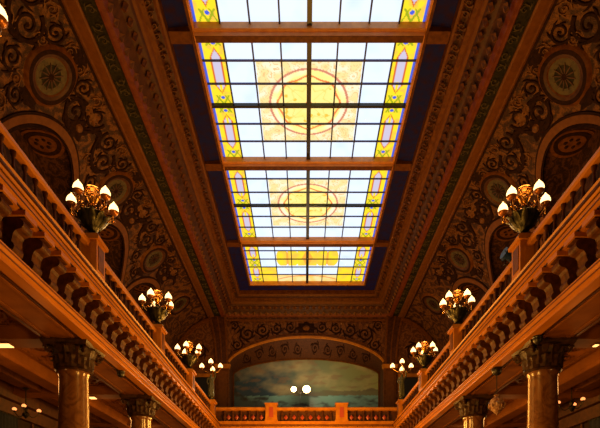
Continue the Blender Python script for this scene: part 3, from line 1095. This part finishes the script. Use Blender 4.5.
# ------------------------------------------------------------------ room shell
mb = MB(); mb.box((XC - 12.4, -3.2, -.2), (XC + 12.4, 41.4, 0), 'floor'); tag(mb.build('floor'), kind='structure')
for s, nm in ((-1, 'left'), (1, 'right')):
    mb = MB()
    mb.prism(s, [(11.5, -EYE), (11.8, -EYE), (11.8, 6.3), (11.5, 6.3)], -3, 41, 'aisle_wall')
    # panel mouldings
    y = 6.0
    while y < 36:
        mb.prism(s, [(11.44, -.6), (11.5, -.6), (11.5, 4.3), (11.44, 4.3)], y, y + .14, 'wood_dark')
        y += 1.85
    mb.prism(s, [(11.30, 4.3), (11.5, 4.3), (11.5, 4.75), (11.22, 4.75)], -2.9, 40.9, 'wood_dark')
    tag(mb.build('wall_' + nm), kind='structure')
    mb = MB()
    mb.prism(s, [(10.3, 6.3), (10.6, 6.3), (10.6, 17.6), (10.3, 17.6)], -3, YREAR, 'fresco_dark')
    tag(mb.build('wall_upper_' + nm), kind='structure')
    # aisle ceiling: soffit beam over the columns, cross beams, long beams, stucco panels
    mb = MB()
    Y0, Y1 = -2.9, 36.5
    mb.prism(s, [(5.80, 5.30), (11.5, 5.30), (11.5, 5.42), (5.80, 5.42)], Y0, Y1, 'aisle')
    mb.prism(s, [(5.86, 4.92), (6.95, 4.92), (6.98, 5.00), (7.06, 5.06), (7.06, 5.32), (5.86, 5.32)], Y0, Y1, 'aisle')
    mb.prism(s, [(8.72, 5.02), (8.80, 4.94), (9.34, 4.94), (9.42, 5.02), (9.46, 5.32), (8.68, 5.32)], Y0, Y1, 'aisle')
    mb.prism(s, [(10.0, 5.06), (10.5, 5.06), (10.56, 5.32), (9.94, 5.32)], Y0, Y1, 'wood_mid')
    mb.prism(s, [(11.1, 4.8), (11.5, 4.75), (11.5, 5.32), (11.0, 5.32)], Y0, Y1, 'wood_dark')
    for (a, b, m_) in ((5.96, 6.00, 'wood_dark'), (6.06, 6.14, 'aisle'), (6.70, 6.78, 'aisle'), (6.84, 6.88, 'wood_dark')):
        mb.prism(s, [(a, 4.90), (b, 4.90), (b, 4.93), (a, 4.93)], Y0, Y1, m_)
    def am(a, y, off, s=s):
        return W(s, a, y, 5.30 - off)
    for p in [8.0 + BAY * k for k in range(-1, 5)]:
        mb.prism(s, [(7.0, 4.97), (8.76, 4.97), (8.76, 5.32), (7.0, 5.32)], p - .34, p + .34, 'aisle')
        mb.prism(s, [(9.38, 5.0), (11.2, 5.0), (11.2, 5.32), (9.38, 5.32)], p - .30, p + .30, 'aisle')
        if p > 30: continue
        c = p + BAY / 2
        for (u, m_) in ((7.86, 'scroll_dark'),):
            # moulded rectangular frame and acanthus filling
            fr = [(7.24, p + .62), (7.24, p + BAY - .62), (8.48, p + BAY - .62), (8.48, p + .62), (7.24, p + .62)]
            for k in range(4):
                mb.ribbon([fr[k], fr[k + 1]], .05, am, .06, 'wood_mid')
            for d in (-1, 1):
                for (dy, r, a0, dr) in ((.75, .42, pi / 2 * d, d), (1.55, .40, -pi / 2 * d, -d), (2.0, .2, 1, d)):
                    rinceau(mb, am, u, c + d * dy, r, a0, dr, 'wood_mid', wid=.08, off=.06)
            blob(mb, am, u, c, .30, .40, 'wood_mid', off=.10, lobes=6, amp=.2, n=24)
    o = mb.build('ceiling_aisle_' + nm, recalc=False)
    tag(o, kind='structure')
mb = MB(); mb.box((XC - 12.4, -3.3, 0), (XC + 12.4, -3.0, 17.6 + EYE), 'aisle_wall'); tag(mb.build('wall_front'), kind='structure')
mb = MB()
mb.box((XC - 12.4, 41.0, 0), (XC + 12.4, 41.3, 17.6 + EYE), 'aisle_wall')
tag(mb.build('wall_back'), kind='structure')

# ------------------------------------------------------------------ columns
def column(s, y, label):
    c = W(s, 6.35, y, 0)
    root = thing('column', (c.x, c.y, 0), label, 'column', 'marble columns under the balconies')
    q = MB()
    q.box((-.62, -.62, 0), (.62, .62, .25), 'wood_mid')
    q.lathe([(.60, .25), (.62, .33), (.58, .42), (.50, .46), (.50, .52), (.54, .58), (.52, .64), (.46, .68)], 'wood_mid', n=28)
    q.build('base', parent=root, local=True, smooth=True)
    q = MB()
    top = 4.16 + EYE
    q.lathe([(.42, .66), (.415, 1.2), (.41, 2.6), (.395, 4.2), (.37, top - .12), (.39, top - .08), (.41, top - .02), (.41, top + .02)], 'marble', n=36)
    q.build('shaft', parent=root, local=True, smooth=True)
    cap = MB()
    cap.lathe([(.44, top), (.48, top + .04), (.44, top + .09), (.43, top + .2), (.46, top + .4), (.56, top + .60), (.6, top + .62)], 'capital', n=28)
    z1 = 4.92 + EYE
    # moulded abacus with hollow sides
    n = 40
    def aba(r):
        pts = []
        for k in range(n):
            a = 2 * pi * k / n
            m = max(abs(cos(a)), abs(sin(a)))
            e = abs(sin(2 * a))
            pts.append((r / m * (0.90 + .12 * e) * cos(a), r / m * (0.90 + .12 * e) * sin(a)))
        return pts
    lv = [(.54, top + .60), (.57, top + .64), (.60, top + .70), (.60, z1)]
    vs, fs = [], []
    for r, z in lv:
        vs += [(a, b, z) for a, b in aba(r)]
    for i in range(len(lv) - 1):
        fs += [(i * n + k, i * n + (k + 1) % n, (i + 1) * n + (k + 1) % n, (i + 1) * n + k) for k in range(n)]
    fs += [tuple(range(n)), tuple(range(3 * n, 4 * n))]
    cap.mesh(vs, fs, 'capital')
    co = cap.build('capital', parent=root, local=True)
    lf = MB()
    for row, (zb, hh, cnt, r0, r1) in enumerate(((top + .06, .30, 10, .45, .60), (top + .14, .44, 10, .46, .66))):
        for k in range(cnt):
            a = 2 * pi * (k + .5 * row) / cnt
            vs, fs = [], []
            for i in range(6):
                t = i / 5
                r = r0 + (r1 - r0) * t ** 2.2
                z = zb + hh * sin(t * pi * .62) / sin(pi * .5)
                w = .125 * (1 - .45 * t) * (1 + .18 * (i % 2))
                for d, dr in ((-1, -.02), (0, .045), (1, -.02)):
                    vs.append(((r + dr) * cos(a) - d * w * sin(a), (r + dr) * sin(a) + d * w * cos(a), z))
            for i in range(5):
                for j in range(2):
                    fs.append((i * 3 + j, i * 3 + j + 1, (i + 1) * 3 + j + 1, (i + 1) * 3 + j))
            lf.mesh(vs, fs, 'capital')
    for k in range(4):                                          # corner volutes
        a = pi / 4 + k * pi / 2
        c0 = Vector((.66 * cos(a), .66 * sin(a), top + .52))
        e = Vector((cos(a), sin(a), 0))
        lf.tube([c0 + e * (.11 * (1 - .8 * t) * cos(5.5 * pi * t * .7)) + Vector((0, 0, .11 * (1 - .8 * t) * sin(5.5 * pi * t * .7))) for t in [i / 22 for i in range(23)]], .035, 'capital', n=6)
    lf.build('acanthus', parent=co, local=True, recalc=False, smooth=True)
    return root


column(-1, COLS[0], 'nearest marble column with carved capital under the left balcony')
column(-1, COLS[1], 'second, farther marble column under the left balcony, beyond the nearest one')
column(1, COLS[0], 'nearest marble column with carved capital under the right balcony')
column(1, COLS[1], 'second, farther marble column under the right balcony, behind the hanging crystal lamp')

# ------------------------------------------------------------------ candelabra
def candelabrum(loc, label, rz, mirror=1):
    root = thing('candelabrum', loc, label, 'candelabra', 'candelabra on the balcony pedestals', rz)
    q = MB()
    q.box((-.22, -.22, 0), (.22, .22, .06), 'bronze')
    q.lathe([(.20, .06), (.20, .10), (.12, .14), (.09, .20), (.13, .26), (.17, .30)], 'bronze', n=20)
    q.build('base', parent=root, local=True, smooth=True)
    q = MB()
    q.lathe([(.12, .28), (.22, .36), (.30, .47), (.33, .58), (.35, .64), (.31, .68), (.16, .72), (.08, .78), (.08, .84)], 'bronze', n=24)
    for k in range(10):                                          # leaves round the bowl
        a = 2 * pi * k / 10
        vs = []
        for i in range(5):
            t = i / 4
            r = .17 + .22 * sin(t * 1.5) + (.06 if i == 4 else 0)
            z = .30 + .36 * t - (.04 if i == 4 else 0)
            w = .085 * sin(pi * (.15 + .75 * t))
            vs += [(r * cos(a) + w * sin(a), r * sin(a) - w * cos(a), z), ((r + .03) * cos(a), (r + .03) * sin(a), z), (r * cos(a) - w * sin(a), r * sin(a) + w * cos(a), z)]
        q.mesh(vs, [(3 * i + j, 3 * i + j + 1, 3 * i + 4 + j, 3 * i + 3 + j) for i in range(4) for j in range(2)], 'bronze')
    q.build('bowl', parent=root, local=True, recalc=False, smooth=True)
    q = MB()                                                    # gilded openwork crown
    q.lathe([(.06, .82), (.10, .88), (.06, .94), (.12, 1.02), (.14, 1.06), (.10, 1.10)], 'gold', n=18)
    q.torus((0, 0, 1.14), .17, .025, 'gold')
    q.torus((0, 0, 1.32), .18, .022, 'gold')
    for k in range(8):
        a = 2 * pi * k / 8
        q.tube([((.10 + .11 * sin(pi * t)) * cos(a), (.10 + .11 * sin(pi * t)) * sin(a), 1.08 + .28 * t) for t in [i / 7 for i in range(8)]], .016, 'gold', n=6)
    q.lathe([(.09, 1.35), (.10, 1.37), (.05, 1.40), (.02, 1.43), (.0, 1.44)], 'gold', n=12)
    q.build('crown', parent=root, local=True, smooth=True)
    for k in range(5):
        a = pi + 2 * pi * k / 5
        e = Vector((cos(a), sin(a), 0))
        Z = Vector((0, 0, 1))
        R = .55
        q = MB()
        pts = []
        for i in range(13):
            t = i / 12
            r = .14 + (R - .14) * t ** .8
            z = .66 + .10 * sin(pi * t * 1.0) - .20 * sin(pi * t) + .20 * t * t
            pts.append(e * r + Z * z)
        q.tube(pts, [.032 - .012 * i / 12 for i in range(13)], 'gold', n=8)
        sc = [e * (.34 + .09 * (1 - .7 * t) * cos(7 * t)) + Z * (.72 + .09 * (1 - .7 * t) * sin(7 * t)) for t in [i / 14 for i in range(15)]]
        q.tube(sc, .014, 'gold', n=6)
        q.lathe([(.0, -.17), (.03, -.14), (.02, -.09), (.04, -.05), (.03, 0), (.03, .02)], 'gold', c=e * R + Z * .84, n=10)
        arm = q.build('arm', parent=root, local=True, smooth=True)
        q = MB()
        q.lathe([(.02, 0), (.07, .01), (.115, .05), (.135, .09), (.12, .09), (.05, .04)], 'cup', c=e * R + Z * .87, n=16)
        q.build('cup', parent=arm, local=True, smooth=True)
        q = MB()
        q.lathe([(.05, 0), (.10, .025), (.128, .075), (.125, .125), (.098, .19), (.06, .24), (.026, .275), (.010, .31), (.0, .32)], 'globe', c=e * R + Z * .93, n=18)
        q.build('flame_shade', parent=arm, local=True, smooth=True)
    return root


LAMPC = (1.0, 0.52, 0.15)
first = None
lab = {(-1, 0): 'candelabra at the left edge of view, nearest on the left balcony rail', (-1, 1): 'large five-light bronze candelabra nearest whole one on the left balcony',
       (-1, 2): 'second whole five-light candelabra along the left balcony, middle distance', (-1, 3): 'small far five-light candelabra on the left balcony before the corner statue lamp',
       (1, 0): 'candelabra outside the right edge, nearest on the right balcony rail', (1, 1): 'large five-light bronze candelabra nearest on the right balcony, beside the blue floodlight',
       (1, 2): 'second five-light candelabra along the right balcony, middle distance', (1, 3): 'small far five-light candelabra on the right balcony before the corner statue lamp'}
proto = candelabrum(W(-1, 5.72, POSTS[1], 7.60), lab[(-1, 1)], 0.05)
for s in (-1, 1):
    for k in range(4):
        if s == 1 and k == 0: continue
        p = W(s, 5.72, POSTS[k], 7.60)
        light('POINT', p + Vector((0, 0, 1.75)), 75, LAMPC, .35, 'candelabrum_light')
        if (s, k) == (-1, 1): continue
        c = copy_tree(proto)
        c.location = p
        c.rotation_euler = (0, 0, (0.05 if s < 0 else pi - .05) + (.12 * k - .12))
        c['label'] = lab[(s, k)]


# corner statues that carry three lights
def statue(s, label):
    p = W(s, 5.74, POSTS[4], 7.60)
    root = thing('statue_lamp', p, label, 'lamp', 'statue lamps in the far corners')
    q = MB()
    q.box((-.2, -.2, 0), (.2, .2, .08), 'bronze'); q.lathe([(.18, .08), (.16, .14), (.18, .18)], 'bronze', n=16)
    q.build('base', parent=root, local=True)
    J = [((0, 0, .95), .13), ((0, 0, 1.12), .12), ((0, 0, 1.30), .15), ((0, 0, 1.42), .07), ((0, -.01, 1.50), .085), ((0, -.01, 1.60), .08),
         ((.09, 0, .88), .10), ((.10, -.03, .55), .07), ((.09, .0, .22), .05), ((.09, -.08, .19), .045),
         ((-.09, 0, .88), .10), ((-.11, -.08, .56), .07), ((-.10, .02, .22), .05), ((-.10, -.06, .19), .045),
         ((.17, 0, 1.36), .06), ((.27, -.02, 1.52), .045), ((.20, -.04, 1.74), .035), ((.17, -.05, 1.82), .035),
         ((-.18, 0, 1.36), .06), ((-.25, -.04, 1.12), .045), ((-.16, -.14, .98), .035), ((-.13, -.17, .96), .035)]
    E = [(0, 1), (1, 2), (2, 3), (3, 4), (4, 5), (0, 6), (6, 7), (7, 8), (8, 9), (0, 10), (10, 11), (11, 12), (12, 13), (2, 14), (14, 15), (15, 16), (16, 17), (2, 18), (18, 19), (19, 20), (20, 21)]
    me = bpy.data.meshes.new('skeleton'); me.from_pydata([j[0] for j in J], E, [])
    t = bpy.data.objects.new('skeleton', me); COL.objects.link(t)
    md = t.modifiers.new('s', 'SKIN')
    lay = me.skin_vertices[0].data if me.skin_vertices else None
    if lay is None:
        bm = bmesh.new(); bm.from_mesh(me); bm.verts.layers.skin.verify(); bm.to_mesh(me); bm.free()
        lay = me.skin_vertices[0].data
    for i, j in enumerate(J):
        lay[i].radius = (j[1], j[1])
        lay[i].use_root = (i == 0)
    sb = t.modifiers.new('b', 'SUBSURF'); sb.levels = 2
    dg = bpy.context.evaluated_depsgraph_get(); dg.update()
    nm = bpy.data.meshes.new_from_object(t.evaluated_get(dg))
    nm.materials.clear(); nm.materials.append(M['statue'])
    nm.polygons.foreach_set('use_smooth', [True] * len(nm.polygons))
    bpy.data.objects.remove(t)
    f = bpy.data.objects.new('figure', nm); COL.objects.link(f); f.parent = root
    q = MB()                                                    # draped skirt
    n = 24
    vs = []
    for (r, z) in ((.13, 1.08), (.15, .95), (.16, .7), (.17, .45), (.19, .30)):
        vs += [(r * (1 + .10 * sin(6 * 2 * pi * k / n)) * cos(2 * pi * k / n), r * (1 + .10 * sin(6 * 2 * pi * k / n)) * sin(2 * pi * k / n) * .8, z) for k in range(n)]
    q.mesh(vs, [(i * n + k, i * n + (k + 1) % n, (i + 1) * n + (k + 1) % n, (i + 1) * n + k) for i in range(4) for k in range(n)], 'statue')
    q.build('drapery', parent=f, local=True, smooth=True)
    for k, (dx, dz, dy) in enumerate(((-.56, 1.92, 0), (0, 2.16, -.1), (.56, 1.92, 0), (.05, 1.80, .25))):
        q = MB()
        a = Vector((.17, -.05, 1.78)); b = Vector((dx, dy, dz))
        q.tube([a.lerp(b, t) - Vector((0, 0, .14 * sin(pi * t))) for t in [i / 8 for i in range(9)]], .022, 'gold', n=6)
        arm = q.build('arm', parent=root, local=True)
        q = MB(); q.lathe([(.02, 0), (.07, .02), (.11, .08), (.05, .06)], 'cup', c=b, n=12); q.build('cup', parent=arm, local=True)
        q = MB()
        q.lathe([(.06, 0), (.13, .05), (.14, .12), (.11, .2), (.05, .27), (.0, .32)], 'globe', c=b + Vector((0, 0, .04)), n=14)
        q.build('flame_shade', parent=arm, local=True, smooth=True)
    light('POINT', p + Vector((0, 0, 2.7)), 45, LAMPC, .3, 'statue_light')


statue(-1, 'bronze figure holding a cluster of lights at the far left corner of the balcony')
statue(1, 'bronze figure holding a cluster of lights at the far right corner of the balcony')

# ------------------------------------------------------------------ small fittings
# blue floodlight on the right rail
p = W(1, 5.74, 14.25, 7.46)
fl = thing('floodlight', p, 'small blue floodlight on the right balcony rail beside the nearest pedestal', 'floodlight')
q = MB(); q.tube([(-.13, 0, .0), (-.13, 0, .24)], .018, 'iron'); q.tube([(.13, 0, 0), (.13, 0, .24)], .018, 'iron'); q.box((-.16, -.05, 0), (.16, .05, .02), 'iron'); q.build('bracket', parent=fl, local=True)
q = MB()
q.lathe([(.10, -.16), (.12, -.14), (.12, .05), (.16, .16), (.165, .20), (.14, .20)], 'blue_housing', c=(0, 0, .26), n=16, axis=(-.9, -.2, .35)); q.build('housing', parent=fl, local=True, smooth=True)
q = MB(); q.box((-.18, -.12, .18), (-.14, .12, .36), 'blue_housing'); q.build('barn_door', parent=fl, local=True)

# dome cameras under the balconies
for (s, y, lb) in ((-1, 15.6, 'dark ceiling dome camera under the left balcony, right of the nearest column'), (1, 12.75, 'dark ceiling dome camera beside the nearest right capital')):
    p = W(s, 5.84, y, 4.86)
    d = thing('dome_camera', p, lb, 'camera', 'dome cameras under the balconies')
    q = MB(); q.lathe([(.12, 0), (.13, -.03), (.12, -.05)], 'iron', n=20); q.build('mount', parent=d, local=True, smooth=True)
    q = MB(); q.lathe([(.11, -.04), (.11, -.10), (.085, -.16), (.045, -.19), (0, -.20)], 'iron', n=20); q.build('dome', parent=d, local=True, smooth=True)

# crystal pendant
p = W(1, 5.76, 15.25, 4.86)
pl = thing('pendant_lamp', p, 'small crystal pendant hanging on a thin rod under the right balcony', 'pendant lamp')
q = MB(); q.lathe([(.12, .0), (.15, -.04), (.15, -.12), (.11, -.20), (.04, -.24), (.0, -.25)], 'iron', n=18); q.build('canopy', parent=pl, local=True, smooth=True)
q = MB(); q.tube([(0, 0, -.2), (0, 0, -.84)], .014, 'iron'); q.build('rod', parent=pl, local=True)
q = MB()
q.lathe([(.02, -.80), (.10, -.84), (.06, -.88), (.19, -.98), (.24, -1.12), (.20, -1.26), (.10, -1.36), (.03, -1.42), (0, -1.46)], 'crystal', n=8)
q.build('crystal_body', parent=pl, local=True)
for k in range(10):
    a = 2 * pi * k / 10
    q = MB()
    q.lathe([(0, -.09), (.035, -.03), (.03, .02), (0, .06)], 'crystal', c=(.23 * cos(a), .23 * sin(a), -1.16 + .03 * (k % 2)), n=6)
    q.build('crystal_drop', parent=pl, local=True)

# recessed ceiling lights of the aisles
for (s, y, uu, lb) in ((-1, 13.60, 8.32, 'bright recessed ceiling light in the left aisle, nearest, at the left edge'), (-1, 19.12, 8.22, 'recessed ceiling light in the left aisle just beyond the nearest column'),
                   (1, 13.60, 7.82, 'recessed ceiling light in the right aisle at the right edge')):
    p = W(s, uu, y, 4.97)
    c = thing('ceiling_light', p, lb, 'ceiling light', 'recessed lights in the aisles')
    dx = (.24 if y < 15 else .12) if s < 0 else .05
    dy = .13 if s < 0 else .07
    q = MB(); q.box((-dx - .04, -dy - .04, -.03), (dx + .04, dy + .04, 0), 'wood_mid'); q.build('trim_ring', parent=c, local=True)
    q = MB(); q.box((-dx, -dy, -.05), (dx, dy, -.028), 'strip'); q.build('diffuser', parent=c, local=True)
for s in (-1, 1):
    for y in (10.5, 14.9, 20.2, 25.5, 31.0):
        light('POINT', W(s, 8.1, y, 4.2), 27, (1.0, .42, .10), .25, 'aisle_light')

# aisle chandeliers
def chandelier(s, y, u, label):
    p = W(s, u, y, 5.06 if u > 10 else 5.30)
    c = thing('chandelier', p, label, 'chandelier', 'chandeliers in the aisles')
    q = MB(); q.lathe([(.10, 0), (.12, -.03), (.03, -.08)], 'bronze', n=14); q.tube([(0, 0, -.05), (0, 0, -.95)], .02, 'bronze')
    q.lathe([(.03, -.7), (.08, -.78), (.05, -.86), (.13, -.95), (.08, -1.05), (.0, -1.12)], 'bronze', n=14); q.build('stem', parent=c, local=True, smooth=True)
    for k in range(3):
        a = 2 * pi * k / 3 + .9
        e = Vector((cos(a), sin(a), 0)); Z = Vector((0, 0, 1))
        q = MB(); q.tube([e * (.06 + .40 * t) + Z * (-.92 - .16 * sin(pi * t) + .08 * t) for t in [i / 8 for i in range(9)]], .016, 'bronze', n=6)
        arm = q.build('arm', parent=c, local=True)
        q = MB(); q.lathe([(.02, 0), (.05, .02), (.06, .05), (.02, .05)], 'bronze', c=e * .46 + Z * -.85, n=10); q.build('cup', parent=arm, local=True)
        q = MB(); q.lathe([(.03, 0), (.07, .03), (.08, .07), (.05, .11), (0, .13)], 'bulb', c=e * .46 + Z * -.81, n=10); q.build('bulb', parent=arm, local=True, smooth=True)


chandelier(-1, 18.2, 10.25, 'small chandelier with glowing bulbs in the dim left aisle')
chandelier(1, 18.2, 9.62, 'small chandelier with glowing bulbs in the dim right aisle')

# navy curtains on the aisle walls
for (s, y0, y1, lb) in ((-1, 17.6, 19.4, 'dark navy curtain on the left aisle wall at the left edge'), (1, 17.4, 19.9, 'dark navy curtain on the right aisle wall at the right edge')):
    c = thing('curtain', W(s, 11.25, (y0 + y1) / 2, -EYE), lb, 'curtain')
    q = MB()
    n = 60
    A, B, C, D = [], [], [], []
    for k in range(n + 1):
        y = y0 + (y1 - y0) * k / n
        w = .07 * sin(k * .9)
        A.append(W(s, 11.22 + w, y, -EYE + .02)); B.append(W(s, 11.26 + w * .6, y, 4.25)); C.append(W(s, 11.30 + w * .6, y, 4.25)); D.append(W(s, 11.26 + w, y, -EYE + .02))
    q.mesh(A + B + C + D, [(r * (n + 1) + k, r * (n + 1) + k + 1, ((r + 1) % 4) * (n + 1) + k + 1, ((r + 1) % 4) * (n + 1) + k) for r in range(4) for k in range(n)], 'curtain')
    q.build('drape', parent=c, smooth=True)
    q = MB(); q.tube([W(s, 11.26, y0 - .15, 4.24), W(s, 11.26, y1 + .15, 4.24)], .03, 'bronze'); q.build('curtain_rod', parent=c)

# twin spotlights in front of the painting
sp = thing('spotlight', (XC - .45, 36.4, GAL + EYE), 'pair of glaring round spotlights on a stand in front of the painting', 'spotlight')
q = MB(); q.lathe([(.28, 0), (.28, .03), (.05, .08)], 'iron', n=20); q.tube([(0, 0, .05), (0, 0, 3.4)], .02, 'iron'); q.tube([(-.48, 0, 3.4), (.48, 0, 3.4)], .018, 'iron'); q.build('stand', parent=sp, local=True)
for (x, r) in ((-.46, .20), (.47, .27)):
    q = MB(); q.lathe([(r * .5, .18), (r * .9, .1), (r * 1.08, -.02), (r * 1.08, -.06), (r, -.06), (r * .9, .0)], 'iron', c=(x, -.02, 3.66), n=20, axis=(0, 1, 0)); h = q.build('lamp_head', parent=sp, local=True, smooth=True)
    q = MB(); q.lathe([(r * .98, .0), (r * .96, -.03), (r * .7, -.08), (r * .3, -.11), (0, -.12)], 'spot_lens', c=(x, -.06, 3.66), n=20, axis=(0, 1, 0)); q.build('lens', parent=h, local=True, smooth=True)
light('POINT', (XC + .1, 35.9, 10.1 + EYE), 340, (1.0, .70, .40), .25, 'spot_glow')

# ------------------------------------------------------------------ light of the lobby lamps, camera
for y, z, e in ((9.0, 3.0, 950), (15.0, 4.0, 950), (21.0, 5.0, 1050), (26.5, 6.0, 1900)):
    light('POINT', (XC, y, z), e * 1.1, (1.0, .445, .068), .6, 'lobby_lamp_light')

cam = bpy.data.cameras.new('camera')
cam.sensor_fit = 'HORIZONTAL'
cam.sensor_width = 36.0
cam.lens = 500 / 600 * 36
cam.shift_x = -5 / 600
cam.shift_y = 313 / 600
cam.clip_end = 200
co = bpy.data.objects.new('camera', cam)
co.location = (0, 0, EYE)
co.rotation_euler = (pi / 2, 0, 0)
COL.objects.link(co)
SC.camera = co

w = bpy.data.worlds.new('world'); SC.world = w
w.use_nodes = True
w.node_tree.nodes['Background'].inputs['Color'].default_value = (.01, .006, .003, 1)
w.node_tree.nodes['Background'].inputs['Strength'].default_value = .3
SC.view_settings.view_transform = 'Standard'
SC.view_settings.look = 'None'
SC.view_settings.gamma = 1
SC.view_settings.exposure = 0.0
SC.view_settings.use_curve_mapping = False
